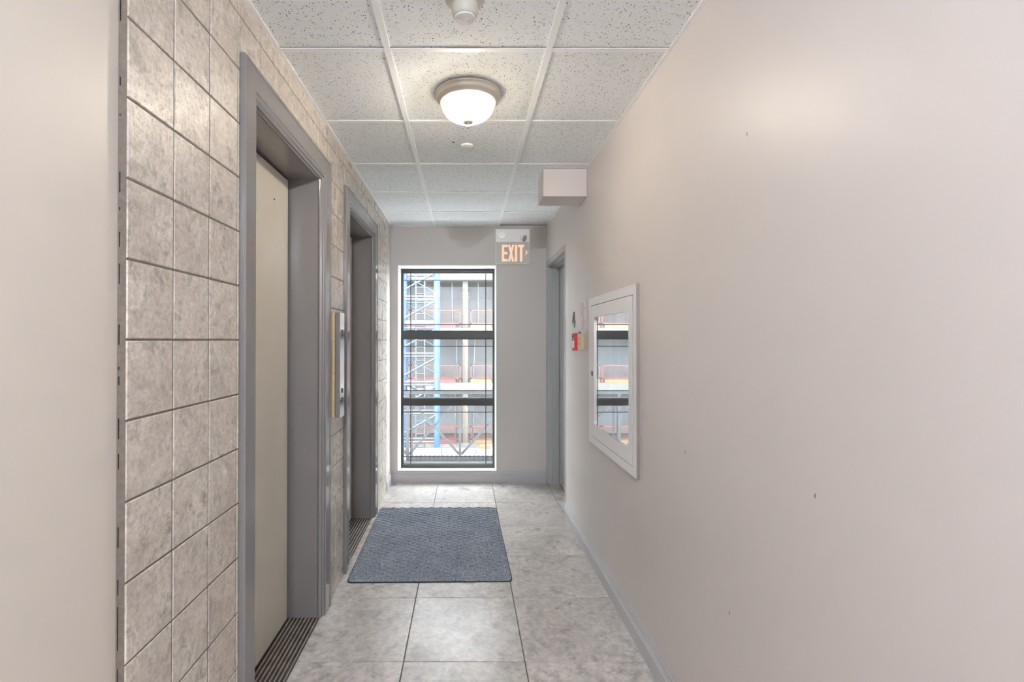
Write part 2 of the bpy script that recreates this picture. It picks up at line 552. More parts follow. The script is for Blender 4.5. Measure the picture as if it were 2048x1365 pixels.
# ------------------------------------------------------------------ right wall
DR0, DR1, DRT = 3.825, 4.735, 2.078      # stair door frame, outer
wr = MB()
wr.box(0.93, 1.1, YR, 5.08, 0, 2.75)
wr.box(XR, 0.93, YR, DR0 + 0.02, 0, 2.75)
wr.box(XR, 0.93, DR0 + 0.02, DR1 - 0.02, DRT - 0.02, 2.75)
wr.box(XR, 0.93, DR1 - 0.02, 5.08, 0, 2.75)
wall_right = wr.build('wall_right', M['wall_paint'])
tag(wall_right, 'long warm white painted right wall with faint scuffs', 'wall', kind='structure')
sc = MB()
for y, z in ((1.46, 0.55), (2.42, 1.78), (3.3, 1.96), (1.36, 1.9), (1.1, 1.0), (1.75, 0.95)):
    sc.prism([(y + 0.003 * math.cos(a) , z + 0.006 * math.sin(a)) for a in [k * PI / 3 for k in range(6)]], 0, XR - 0.0006, XR + 0.001)
tag(sc.build('paint_chip', M['cab_shade_chip'], wall_right), kind='stuff')

# ------------------------------------------------------------------ back wall and rear wall
WX0, WX1, WZ0, WZ1 = -0.640, 0.292, 0.078, 2.050
wb = MB()
wb.box(-1.0, WX0, YB, 5.08, 0, 2.75).box(WX1, 1.0, YB, 5.08, 0, 2.75)
wb.box(WX0, WX1, YB, 5.08, WZ1, 2.75).box(WX0, WX1, YB, 5.08, -0.2, WZ0)
wall_back = wb.build('wall_back', M['wall_back_paint'])
tag(wall_back, 'greige end wall holding the tall window and exit sign', 'wall', kind='structure')
wq = MB().box(-1.1, 1.1, YR - 0.15, YR, 0, 2.75)
wall_rear = wq.build('wall_rear', M['wall_paint'])
tag(wall_rear, 'painted wall behind the camera at the near end of the corridor', 'wall', kind='structure')

# ------------------------------------------------------------------ ceiling grid
ceil = MB().box(-1.1, 1.1, YR - 0.15, 5.08, 2.62, 2.75).build('ceiling', M['plenum'])
tag(ceil, 'suspended ceiling of speckled white tiles in a white metal grid', 'ceiling', kind='structure')
TEES_X = [-0.2895, 0.3095]
TEES_Y = [-2.97, -2.37, -1.77, -1.17, -0.57, 0.03, 0.64, 1.25, 1.8575, 2.465, 3.066, 3.647, 4.216]
xs = [XL - 0.004] + TEES_X + [XR]
ys = [YR] + TEES_Y + [YB]
BX0, BX1, BY0, BY1, BZ = 0.489, XR, 3.15, 3.375, 2.2445     # boxed bulkhead
for i in range(len(ys) - 1):
    for j in range(3):
        ax, bx_, ay, by = xs[j], xs[j + 1], ys[i], ys[i + 1]
        loc = ((ax + bx_) / 2, (ay + by) / 2, H)
        fg = 0.0145 if i < len(ys) - 2 else 0.004
        o = MB().slab(2, -1, ax + 0.002, bx_ - 0.002, ay + 0.003, by - fg, H + 0.016, H, 0.001).build('ceiling_tile', M['ceiling_tile'], ceil, loc)
        if i == len(ys) - 2 and j == 2:
            o.rotation_euler = (math.radians(0.9), 0, 0)
            o.location.z += 0.006
for x in TEES_X:
    MB().box(x - 0.012, x + 0.012, YR, YB, H - 0.004, H - 0.0005).box(x - 0.002, x + 0.002, YR, YB, H, H + 0.03).build('main_tee', M['tee'], ceil)
for y in TEES_Y:
    for j in range(3):
        a = xs[j] + (0.012 if j else 0.0)
        b = xs[j + 1] - (0.012 if j < 2 else 0.0)
        MB().box(a, b, y - 0.012, y + 0.012, H - 0.0032, H - 0.0005).build('cross_tee', M['tee'], ceil)
MB().box(XL - 0.02, XL + 0.014, YR, YB, H - 0.0035, H - 0.0005).box(XL, XL + 0.0015, TILE_Y0, YB, H - 0.003, H + 0.02).build('wall_angle', M['tee'], ceil)
MB().box(XR - 0.014, XR, YR, YB, H - 0.0035, H - 0.0005).build('wall_angle', M['tee'], ceil)
MB().box(XL, XR, YB - 0.014, YB, H - 0.0035, H - 0.0005).build('wall_angle', M['tee'], ceil)

MB().tube((-0.066, 2.73, H - 0.0012), (-0.066, 2.73, H + 0.001), 0.008, 7, 0.006).build('stain_mark', M['grout'], ceil)

# boxed bulkhead at the ceiling
bk = MB().slab(1, -1, BX0, BX1 + 0.0, BZ, H - 0.001, BY1, BY0, 0.003).build('trim_1', M['wall_paint'])
tag(bk, 'small painted boxed bulkhead jutting from right wall under the ceiling', 'bulkhead', kind='structure')

# ------------------------------------------------------------------ skirting boards
def skirting(name, p0, p1, inward, label, hgt=0.11):
    """Profile swept from p0 to p1 (2D); inward is the unit normal into the room."""
    prof = [(0, 0), (0.016, 0), (0.016, 0.068), (0.0125, 0.072), (0.0125, 0.080), (0.009, 0.084), (0.009, 0.094), (0.004, 0.102), (0.003, hgt), (0, hgt)]
    m = MB()
    n = len(prof)
    vs = []
    for p in (p0, p1):
        for d, zz in prof:
            vs.append((p[0] + inward[0] * d, p[1] + inward[1] * d, zz))
    fs = [(i, (i + 1) % n, n + (i + 1) % n, n + i) for i in range(n)] + [tuple(range(n)), tuple(range(2 * n - 1, n - 1, -1))]
    m.add(vs, fs)
    return tag(m.build(name, M['base']), label, 'baseboard', kind='structure')
skirting('baseboard_right', (XR, YR), (XR, DR0 - 0.002), (-1, 0), 'grey moulded skirting board running along the long right wall')
skirting('baseboard_back', (-0.69, YB), (XR - 0.002, YB), (0, -1), 'grey moulded skirting board under the window on the end wall', 0.112)
skirting('baseboard_left', (-0.706, 4.452), (-0.706, YB), (1, 0), 'short grey skirting board in the corner left of window')

# ------------------------------------------------------------------ lift doors
PROF = [(0, -0.006), (0, 0.013), (0.004, 0.018), (0.013, 0.018), (0.017, 0.0155), (0.082, 0.0155), (0.085, 0.010), (0.096, 0.009), (0.099, 0.002), (0.109, 0.000), (0.112, -0.008), (TRIM_IN, -0.011), (TRIM_IN, -0.016)]
def lift_door(idx, y0, y1, label, keyhole):
    t = empty('door_%d' % idx, (XL, (y0 + y1) / 2, 0), label, 'door', kind='structure')
    # mitred stepped casing
    m = MB(); n = len(PROF); vs = []
    for st in range(4):
        for d, h in PROF:
            y = y0 + d if st < 2 else y1 - d
            zz = 0.0 if st in (0, 3) else ELEV_TOP - d
            vs.append((XL + h, y, zz))
    fs = [(st * n + i, st * n + i + 1, (st + 1) * n + i + 1, (st + 1) * n + i) for st in range(3) for i in range(n - 1)]
    m.add(vs, fs)
    m.build('casing', M['frame'], t, fix=False)
    a, b, top = y0 + TRIM_IN, y1 - TRIM_IN, ELEV_TOP - TRIM_IN
    xj = XL - 0.014
    MB().box(DOOR_X - 0.05, xj, a - 0.06, a, 0, top).build('jamb', M['frame'], t)
    MB().box(DOOR_X - 0.05, xj, b, b + 0.06, 0, top).build('jamb', M['frame'], t)
    MB().box(DOOR_X - 0.05, xj, a - 0.06, b + 0.06, top, top + 0.06).build('head_jamb', M['frame'], t)
    MB().slab(0, 1, a - 0.03, b - 0.020, 0.006, top - 0.010, DOOR_X - 0.034, DOOR_X, 0.002).build('door_panel', M['door_panel'], t)
    if keyhole:
        MB().tube((DOOR_X - 0.004, keyhole[0], keyhole[1]), (DOOR_X + 0.0015, keyhole[0], keyhole[1]), 0.004, 10).build('keyhole', M['black'], t)
    MB().box(DOOR_X - 0.09, DOOR_X - 0.07, a - 0.1, b + 0.1, 0, top + 0.1).build('shaft_lining', M['black'], t)
    s = MB().box(DOOR_X - 0.06, XL - 0.009, a, b, -0.02, -0.001).build('sill', M['sill_metal'], t)
    w = (XL - 0.009) - (DOOR_X + 0.004)
    for k in range(8):
        x = DOOR_X + 0.008 + k * (w - 0.008) / 7.3
        rb = MB()
        vs = []
        for y in (a, b):
            for px, pz in ((x, -0.001), (x + 0.001, 0.0025), (x + 0.0058, 0.0025), (x + 0.0068, -0.001)):
                vs.append((px, y, pz))
        rb.add(vs, [(0, 1, 5, 4), (1, 2, 6, 5), (2, 3, 7, 6), (3, 0, 4, 7), (3, 2, 1, 0), (4, 5, 6, 7)])
        rb.build('ridge', M['sill_ridge'], s)
    MB().box(XL - 0.0115, XL - 0.0085, a, b, -0.01, 0.002).build('edge_strip', M['steel'], s)
    return t
lift_door(1, ELEV[0]['y0'], ELEV[0]['y1'], 'nearer lift doorway, beige sliding door in a stepped taupe frame with worn sill', (2.24, 1.97))
lift_door(2, ELEV[1]['y0'], ELEV[1]['y1'], 'farther lift doorway, grey recess in a stepped taupe frame beside the mat', None)

# ------------------------------------------------------------------ stair door in the right wall
t = empty('door_3', (XR, (DR0 + DR1) / 2, 0), 'grey flush stairwell door in a plain metal frame beside the end wall', 'door', kind='structure')
FW = 0.048
f = MB()
f.box(XR - 0.002, 0.93, DR0, DR0 + FW, 0, DRT).build('jamb', M['stair_frame'], t)
f = MB()
f.box(XR - 0.002, 0.93, DR1 - FW, DR1, 0, DRT).box(0.808, 0.872, DR1 - FW - 0.014, DR1 - FW, 0, DRT - FW).build('jamb', M['stair_frame'], t)
f = MB()
f.box(XR - 0.002, 0.93, DR0 + FW, DR1 - FW, DRT - FW, DRT).box(0.808, 0.872, DR0 + FW, DR1 - FW, DRT - FW - 0.014, DRT - FW).build('head', M['stair_frame'], t)
MB().slab(0, -1, DR0 + FW + 0.003, DR1 - FW - 0.006, 0.006, DRT - FW - 0.003, 0.918, 0.876, 0.0015).build('door_leaf', M['stair_door'], t)
MB().box(0.919, 0.928, DR0 + 0.02, DR1 - 0.02, 0, DRT - 0.02).build('door_stop', M['black'], t)

# ------------------------------------------------------------------ window
YF = 4.96
win = empty('window_1', ((WX0 + WX1) / 2, YB, WZ0), 'tall dark bronze window of three stacked wired panes in the end wall', 'window', kind='structure')
MB().box(WX0, WX0 + 0.004, YB + 0.0005, YF + 0.02, WZ0, WZ1).build('reveal_lining', M['reveal'], win)
MB().box(WX1 - 0.004, WX1, YB + 0.0005, YF + 0.02, WZ0, WZ1).build('reveal_lining', M['reveal'], win)
MB().box(WX0 + 0.004, WX1 - 0.004, YB + 0.0005, YF + 0.02, WZ1 - 0.004, WZ1).build('reveal_lining', M['reveal'], win)
MB().slab(2, 1, WX0 + 0.004, WX1 - 0.004, YB - 0.002, YF + 0.02, WZ0 - 0.01, WZ0 + 0.004, 0.002).build('sill', M['reveal'], win)
GX0, GX1 = -0.6156, 0.2716
GZ = [(1.4297, 2.0116), (0.7622, 1.355), (0.1109, 0.6975)]
fr = lambda: MB()
MB().box(WX0 + 0.004, GX0, YF, YF + 0.09, WZ0 + 0.004, WZ1 - 0.004).build('frame_stile', M['bronze'], win)
MB().box(GX1, WX1 - 0.004, YF, YF + 0.09, WZ0 + 0.004, WZ1 - 0.004).build('frame_stile', M['bronze'], win)
MB().box(GX0, GX1, YF, YF + 0.09, GZ[0][1], WZ1 - 0.004).build('frame_rail', M['bronze'], win)
MB().box(GX0, GX1, YF, YF + 0.09, WZ0 + 0.004, GZ[2][0]).build('frame_rail', M['bronze'], win)
for a, b in ((GZ[1][1], GZ[0][0]), (GZ[2][1], GZ[1][0])):
    MB().box(GX0, GX1, YF + 0.004, YF + 0.09, a, b).box(GX0, GX1, YF - 0.002, YF + 0.006, a + 0.006, b - 0.01).build('transom', M['bronze'], win)
GY = YF + 0.035
GRX = (-0.5433, 0.2019)
GRZ = [(1.4961, 1.9367), (0.8399, 1.2802), (0.1854, 0.6259)]
for (z0, z1), (h0, h1) in zip(GZ, GRZ):
    p = MB().box(GX0, GX1, GY, GY + 0.004, z0, z1).build('pane', M['glass'], win)
    for x in GRX:
        MB().box(x - 0.0042, x + 0.0042, GY - 0.004, GY, z0, z1).build('grille_bar', M['grille'], p)
    for zz in (h0, h1):
        MB().box(GX0, GX1, GY - 0.0045, GY, zz - 0.0035, zz + 0.0035).build('grille_bar', M['grille'], p)
    wm = MB()
    x = GX0 + 0.012
    while x < GX1:
        wm.box(x - 0.0008, x + 0.0008, GY + 0.0042, GY + 0.005, z0, z1); x += 0.0155
    zz = z0 + 0.01
    while zz < z1:
        wm.box(GX0, GX1, GY + 0.0042, GY + 0.005, zz - 0.0008, zz + 0.0008); zz += 0.0155
    tag(wm.build('wire_mesh', M['wire'], p, fix=False), kind='stuff')
    gk = MB()
    gk.box(GX0, GX1, GY - 0.012, GY, z0, z0 + 0.006).box(GX0, GX1, GY - 0.012, GY, z1 - 0.006, z1)
    gk.box(GX0, GX0 + 0.003, GY - 0.012, GY, z0, z1).box(GX1 - 0.003, GX1, GY - 0.012, GY, z0, z1)
    gk.build('gasket', M['grille'], p)

# ------------------------------------------------------------------ ceiling dome light
def dome_light(x, y, label, bulb='bulb', shade='shade'):
    t = empty('ceiling_light', (x, y, H), label, 'ceiling light')
    prof = [(0.02, H - 0.001), (0.143, H - 0.001), (0.145, H - 0.006), (0.143, H - 0.012), (0.139, H - 0.014), (0.138, H - 0.024), (0.133, H - 0.034), (0.128, H - 0.037), (0.127, H - 0.042), (0.121, H - 0.046), (0.114, H - 0.046), (0.114, H - 0.03), (0.02, H - 0.02)]
    MB().lathe(prof, x, y, 72).build('ceiling_pan', M['nickel'], t)
    R, z0, dep = 0.115, H - 0.042, 0.083
    gp = [(R, z0)]
    for k in range(1, 15):
        a = k / 14 * PI / 2
        gp.append((max(0.008, R * math.cos(a) ** 0.85), z0 - dep * math.sin(a)))
    MB().lathe(gp, x, y, 192, ribs=0.012).build('glass_shade', M[shade], t)
    zb = z0 - dep
    fin = [(0.001, zb + 0.003), (0.022, zb + 0.002), (0.023, zb - 0.002), (0.018, zb - 0.006), (0.010, zb - 0.010), (0.0075, zb - 0.013), (0.007, zb - 0.017), (0.0085, zb - 0.019), (0.0085, zb - 0.025), (0.006, zb - 0.027), (0.001, zb - 0.0275)]
    MB().lathe(fin, x, y, 32).build('finial', M['nickel'], t)
    bx, by, bz, br = x - 0.025, y - 0.02, H - 0.066, 0.021
    bp = [(max(0.0005, br * math.sin(k / 12 * PI)), bz + br * math.cos(k / 12 * PI)) for k in range(13)]
    MB().lathe(bp, bx, by, 20).build('bulb', M[bulb], t)
    MB().tube((bx, by, H - 0.02), (bx, by, H - 0.054), 0.014, 16).build('lamp_socket', M['white_plastic'], t)
    return t
dome_light(0.011, 2.19, 'round nickel dome light with ribbed glass shade lit on the ceiling')
dome_light(0.011, -0.87, 'added fill lamp, unseen nickel dome on the ceiling just behind the camera', 'bulb_fill', 'clear_shade')  # this dome and the next are added to brighten the corridor
dome_light(0.011, -2.07, 'added fill lamp, unseen nickel dome on the ceiling farther behind the camera', 'bulb_fill', 'clear_shade')

# ------------------------------------------------------------------ heat detector and sprinkler cover
t = empty('heat_detector', (-0.002, 1.56, H), 'white round heat detector with ringed lens hanging from the ceiling', 'detector')
cx, cy = -0.002, 1.56
MB().lathe([(0.001, H - 0.001), (0.062, H - 0.001), (0.062, H - 0.018), (0.058, H - 0.022), (0.03, H - 0.023), (0.001, H - 0.023)], cx, cy, 48).build('base', M['grey_plastic'], t)
MB().lathe([(0.033, H - 0.022), (0.039, H - 0.026), (0.041, H - 0.04), (0.041, H - 0.056), (0.038, H - 0.066), (0.034, H - 0.075), (0.001, H - 0.075)], cx, cy, 48).build('body', M['grey_plastic'], t)
lp = [(0.033, H - 0.074), (0.033, H - 0.077)]
for k in range(6):
    r = 0.031 - k * 0.0035
    lp += [(r, H - 0.0785), (r - 0.0012, H - 0.0765), (r - 0.002, H - 0.0765)]
lp += [(0.011, H - 0.0785), (0.0005, H - 0.079)]
MB().lathe(lp, cx, cy, 48, smooth=False).build('lens', M['white_plastic'], t)
t = MB().lathe([(0.0005, H - 0.010), (0.028, H - 0.010), (0.032, H - 0.008), (0.033, H - 0.004), (0.033, H - 0.0005), (0.0005, H - 0.0005)], 0.008, 2.77, 40).build('sprinkler_cover', M['white_plastic'], None, (0.008, 2.77, H))
tag(t, 'small white round sprinkler cover plate on ceiling beyond the dome light', 'sprinkler')

# ------------------------------------------------------------------ exit sign
EX0, EX1, EZ0, EZ1, EY = 0.2816, 0.6005, 2.055, 2.382, 4.69
t = empty('exit_sign', ((EX0 + EX1) / 2, YB, EZ0), 'white exit sign with red lit letters and two emergency lamp heads', 'sign')
MB().slab(1, -1, EX0, EX1, EZ0, EZ1, YB, EY, 0.004).build('housing', M['white_plastic'], t)
MB().box(EX0 + 0.002, EX1 - 0.002, EY - 0.0015, EY + 0.002, 2.252, 2.2555).build('seam', M['cab_shade_chip'], t)
fp = MB().slab(1, -1, EX0 + 0.004, EX1 - 0.004, EZ0 + 0.004, 2.250, EY + 0.001, EY - 0.003, 0.001).build('face_plate', M['grey_plastic'], t)
LZ0, LZ1 = 2.0765, 2.2325
def letter(name, polys):
    m = MB()
    for p in polys:
        m.prism(p, 1, EY - 0.0045, EY - 0.0025)
    o = m.build(name, M['exit_glow'], t)
    return o
rect = lambda a, b, c, d: [(a, c), (b, c), (b, d), (a, d)]
s = 0.021
x = 0.3395
letter('letter', [rect(x, x + s, LZ0, LZ1), rect(x + s, x + 0.053, LZ1 - 0.022, LZ1), rect(x + s, x + 0.053, LZ0, LZ0 + 0.022), rect(x + s, x + 0.049, 2.143, 2.165)])
x, w = 0.3975, 0.056
letter('letter', [[(x, LZ0), (x + 0.018, LZ0), (x + w, LZ1), (x + w - 0.018, LZ1)], [(x + w - 0.018, LZ0), (x + w, LZ0), (x + 0.018, LZ1), (x, LZ1)]])
letter('letter', [rect(0.461, 0.461 + s, LZ0, LZ1)])
x = 0.4905
letter('letter', [rect(x, x + 0.056, LZ1 - 0.022, LZ1), rect(x + 0.0175, x + 0.0175 + s, LZ0, LZ1 - 0.022)])
letter('arrow', [[(0.556, 2.176), (0.563, 2.176), (0.580, 2.157), (0.580, 2.155), (0.570, 2.155)], [(0.556, 2.136), (0.570, 2.157), (0.580, 2.157), (0.563, 2.136)]])
def lamp_head(c, d):
    c, d = Vector(c), Vector(d).normalized()
    m = MB().tube(c, c + d * 0.018, 0.020, 24, 0.025).tube(c + d * 0.018, c + d * 0.040, 0.025, 24, 0.033)
    h = m.build('lamp_head', M['white_plastic'], t)
    k = MB().tube(c + d * 0.0385, c + d * 0.0412, 0.029, 24)
    k.build('lamp_lens', M['nickel'], h)
    MB().tube(c + d * 0.040, c + d * 0.0435, 0.009, 16, 0.005).build('lamp_bulb', M['label'], h)
    return h
lamp_head((0.338, EY - 0.004, 2.318), (0.02, -0.95, -0.12))
lamp_head((0.520, EY - 0.012, 2.300), (0.75, -0.62, -0.42))

# ------------------------------------------------------------------ right wall fittings
# level number 4
m = MB()
X0, X1 = XR - 0.004, XR
zt, zb = 1.540, 1.430
yl, yr = 3.580, 3.490
m.prism([(3.527, zb), (3.511, zb), (3.511, zt), (3.527, zt)], 0, X0, X1)
m.prism([(yl, 1.474), (yl, 1.458), (yr, 1.458), (yr, 1.474)], 0, X0 - 0.0004, X1)
m.prism([(yl, 1.474), (yl - 0.017, 1.474), (3.517, zt), (3.533, zt)], 0, X0 - 0.0008, X1)
o = m.build('level_number', M['number'], None, (XR, 3.535, 1.43))
tag(o, 'black number 4 mounted on the right wall above the red call point', 'number')

# fire alarm pull station on its surface box
t = empty('fire_alarm_pull_station', (XR, 3.27, 1.28), 'red fire alarm pull station mounted on a beige box on the wall', 'alarm')
bb = MB().slab(0, -1, 3.225, 3.325, 1.2806, 1.3816, XR, 0.717, 0.003).build('back_box', M['box_beige'], t)
for zz in (1.345, 1.316):
    MB().tube((0.730, 3.2242, zz), (0.730, 3.226, zz), 0.003, 10).build('screw', M['black'], bb)
MB().slab(0, -1, 3.217, 3.3, 1.273, 1.386, 0.7175, 0.699, 0.003).build('red_cover', M['red'], t)
MB().box(0.6975, 0.6995, 3.232, 3.285, 1.292, 1.338).build('pull_bar', M['label'], t)
MB().box(0.6978, 0.6995, 3.262, 3.290, 1.362, 1.372).build('keyhole_plate', M['black'], t)
st = MB().lathe([(0.0005, 1.3985), (0.005, 1.3975), (0.0075, 1.3935), (0.0075, 1.389), (0.005, 1.3865), (0.005, 1.382), (0.0005, 1.3815)], 0.737, 3.24, 20).build('strobe_knob', M['teal'], t)

# notice
o = MB().box(XR - 0.0015, XR, 3.212, 3.322, 1.407, 1.585).build('wall_notice', M['notice'], None, (XR, 3.267, 1.5))
tag(o, 'faint pink printed notice taped to right wall above the alarm box', 'notice')

# fire hose cabinet
FX = 0.750
CY0, CY1, CZ0, CZ1 = 2.205, 3.055, 0.730, 1.591
t = empty('fire_hose_cabinet', (XR, (CY0 + CY1) / 2, CZ0), 'silver recessed fire hose cabinet with reflective glass door on right wall', 'cabinet')
DY0, DY1, DZ0, DZ1 = 2.250, 2.998, 0.772, 1.546
m = MB()
m.box(FX, XR, CY0, DY0, CZ0, CZ1).box(FX, XR, DY1, CY1, CZ0, CZ1)
m.box(FX, XR, DY0, DY1, DZ1, CZ1).box(FX, XR, DY0, DY1, CZ0, DZ0)
m.build('trim_frame', M['silver'], t)
MB().box(FX - 0.0005, XR, CY0 - 0.0025, CY0 - 0.0002, CZ0, CZ1).build('side_shade_strip', M['cab_shade_chip'], t)  # darker strip paints shade onto the side facing the camera
MB().box(XR - 0.003, XR - 0.0005, DY0, DY1, DZ0, DZ1).build('cabinet_box', M['black'], t)
GY0, GY1, GZ0, GZ1 = 2.311, 2.930, 0.840, 1.474
def rrect(a0, a1, b0, b1, r, n=6):
    pts = []
    for (ca, cb, s0) in ((a1 - r, b1 - r, 0), (a0 + r, b1 - r, 1), (a0 + r, b0 + r, 2), (a1 - r, b0 + r, 3)):
        for k in range(n + 1):
            a = (s0 + k / n) * PI / 2
            pts.append((ca + r * math.cos(a), cb + r * math.sin(a)))
    return pts
def ring_plate(outer, inner, x_front, x_back):
    """Flat plate with a rounded hole; outer corner i faces inner arc i."""
    m = MB(); n = 7
    vs = [(x, a, b) for x in (x_front, x_back) for a, b in outer] + [(x, a, b) for x in (x_front, x_back) for a, b in inner]
    O = lambda s_, i: s_ * 4 + i % 4
    I = lambda s_, i: 8 + s_ * 28 + i % 28
    fs = []
    for s_ in (0, 1):
        for c in range(4):
            for k in range(6):
                fs.append((O(s_, c), I(s_, c * 7 + k), I(s_, c * 7 + k + 1)))
            fs.append((O(s_, c), I(s_, c * 7 + 6), I(s_, c * 7 + 7), O(s_, c + 1)))
    for i in range(28):
        fs.append((I(0, i), I(0, i + 1), I(1, i + 1), I(1, i)))
    for i in range(4):
        fs.append((O(0, i), O(0, i + 1), O(1, i + 1), O(1, i)))
    return m.add(vs, fs)
a0, a1, b0, b1 = DY0 + 0.012, DY1 - 0.002, DZ0 + 0.003, DZ1 - 0.003
d = ring_plate([(a1, b1), (a0, b1), (a0, b0), (a1, b0)], rrect(GY0, GY1, GZ0, GZ1, 0.028), FX - 0.001, XR - 0.004).build('door', M['silver'], t)
MB().box(0.7565, 0.7595, GY0 - 0.005, GY1 + 0.005, GZ0 - 0.005, GZ1 + 0.005).build('door_glass', M['mirror_glass'], d)
MB().box(FX - 0.0035, FX, 2.962, 2.980, 1.13, 1.158).build('latch', M['black'], d)

# ------------------------------------------------------------------ lift call panel
t = empty('lift_call_panel', (XL, 2.655, 0.938), 'tall steel lift call panel on the tiles between the two lifts', 'panel')
for k in range(4):
    z0 = 0.938 + (0.0 if k == 0 else 0.062 + (k - 1) * 0.1675)
    z1 = min(1.485, 0.938 + 0.062 + k * 0.1675)
    MB().slab(1, -1, XL, XL + 0.0195, z0 + 0.0006, z1 - 0.0006, 2.697, 2.607, 0.001).build('back_block', M['tile_edge'], t)
MB().box(XL + 0.0195, XL + 0.022, 2.611, 2.693, 0.945, 1.48).build('shadow_gap', M['black'], t)
MB().box(XL + 0.022, XL + 0.0455, 2.607, 2.697, 0.938, 1.485).build('panel_box', M['frame'], t)
fpl = MB().slab(0, 1, 2.606, 2.698, 0.937, 1.486, XL + 0.0455, XL + 0.0475, 0.001).build('face_plate', M['steel'], t)
for zz in (1.075, 1.027):
    MB().tube((XL + 0.047, 2.652, zz), (XL + 0.0505, 2.652, zz), 0.013, 20).build('call_button', M['bronze'], fpl)
MB().box(XL + 0.047, XL + 0.0485, 2.63, 2.675, 1.36, 1.395).build('indicator', M['number'], fpl)

# ------------------------------------------------------------------ floor mat
MW, ML, MX, MY = 0.912, 1.228, -0.207, 3.404
t = empty('floor_mat', (MX, MY, 0), 'blue grey woven entrance mat on the tiles before the farther lift', 'mat')
t.rotation_euler = (0, 0, math.radians(0.9))
nx, ny = 176, 300
cwx, cwy = 0.0375, 0.0487
vs, fs = [], []
rc = 0.028
for j in range(ny + 1):
    for i in range(nx + 1):
        x, y = (i / nx - 0.5) * MW, (j / ny - 0.5) * ML
        # rounded corners
        dx, dy = abs(x) - (MW / 2 - rc), abs(y) - (ML / 2 - rc)
        if dx > 0 and dy > 0:
            q = math.hypot(dx, dy)
            mx_ = max(dx, dy)
            if q > 0:
                x -= math.copysign(dx - dx * mx_ / q, x); y -= math.copysign(dy - dy * mx_ / q, y)
        col = math.floor(x / cwx + 50)
        u = (x / cwx + 50) % 1
        v = (y / cwy + (0.5 if col % 2 else 0) + 50) % 1
        hgt = 0.0105 * (1 - v) ** 0.7 * min(1.0, v / 0.05) * (0.55 + 0.45 * min(1.0, min(u, 1 - u) / 0.12)) + 0.001
        hgt += random.uniform(-0.0013, 0.0013)
        edge = min(1.0, min(MW / 2 - abs(x), ML / 2 - abs(y)) / 0.014)
        z = 0.0035 + max(0.0, hgt) * max(0.15, edge)
        vs.append((x, y, z))
for j in range(ny):
    for i in range(nx):
        a = j * (nx + 1) + i
        fs.append((a, a + 1, a + nx + 2, a + nx + 1))
me = bpy.data.meshes.new('woven_pile')
me.from_pydata(vs, [], fs)
me.materials.append(M['mat'])
o = bpy.data.objects.new('woven_pile', me)
C.objects.link(o)
o.parent = t
m = MB()
pts = rrect(-MW / 2 - 0.004, MW / 2 + 0.004, -ML / 2 - 0.004, ML / 2 + 0.004, 0.03)
m.prism(pts, 2, 0.0006, 0.004)
o = m.build('rubber_backing', M['rubber'])
o.parent = t

# ------------------------------------------------------------------ outside: near steel truss walkway
TY = 8.0
K = TY / FPX
tx = lambda px: (px - 931) * K
tz = lambda py: EYE + (681 - py) * K
t = empty('truss_railing', (tx(920), TY, tz(912)), 'grey steel cross-braced truss railing just outside the window', 'railing')
for a, b in ((782, 788.5), (795, 802)):
    MB().box(tx(600), tx(1130), TY - 0.03, TY + 0.03, tz(b), tz(a)).build('top_chord', M['truss'], t)
for px, w in ((711, 4), (815, 6), (920, 4.6), (1025, 4.6)):
    MB().box(tx(px - w / 2), tx(px + w / 2), TY - 0.025, TY + 0.025, tz(912), tz(788.5 if w > 5 else 802)).build('post', M['truss'], t)
MB().box(tx(822.4), tx(824.6), TY + 0.05, TY + 0.07, tz(912), tz(802)).build('post', M['truss'], t)
for p0 in (711, 815.5, 920, 1025):
    p1 = p0 + 104.5
    MB().bar((tx(p0 + 8 if p0 != 920 else p0 + 8), TY - 0.012, tz(802)), (tx(p1 - 1), TY - 0.012, tz(909)), 0.036, 0.012).build('brace', M['truss'], t)
    MB().bar((tx(p0 + 3), TY + 0.012, tz(909)), (tx(p1 - 6), TY + 0.012, tz(802)), 0.036, 0.012).build('brace', M['truss'], t)
t = empty('walkway_deck', (tx(920), TY, tz(925)), 'grey ribbed steel walkway deck at the foot of truss railing', 'deck')
MB().box(tx(500), tx(1200), TY - 0.5, TY + 0.05, tz(950), tz(922)).build('deck_plate', M['truss'], t)
MB().box(tx(812), tx(1200), TY + 0.02, TY + 0.06, tz(922), tz(915.4)).build('fascia', M['truss'], t)
td = None
for k in range(44):
    px = 812 + k * 8.9
    if td is None:
        td = MB().box(tx(px), tx(px + 5.6), TY + 0.02, TY + 0.06, tz(915.4), tz(912.6)).build('rib_end', M['truss'], t, (tx(px), TY + 0.04, tz(914)))
        hd = MB().box(tx(px + 1.5), tx(px + 4.5), TY + 0.012, TY + 0.02, tz(921), tz(918)).build('rib_slot', M['black'], t, (tx(px), TY + 0.015, tz(919)))
    else:
        share(td, 'rib_end', t, td.location + Vector((k * 8.9 * K, 0, 0)))
        share(hd, 'rib_slot', t, hd.location + Vector((k * 8.9 * K, 0, 0)))

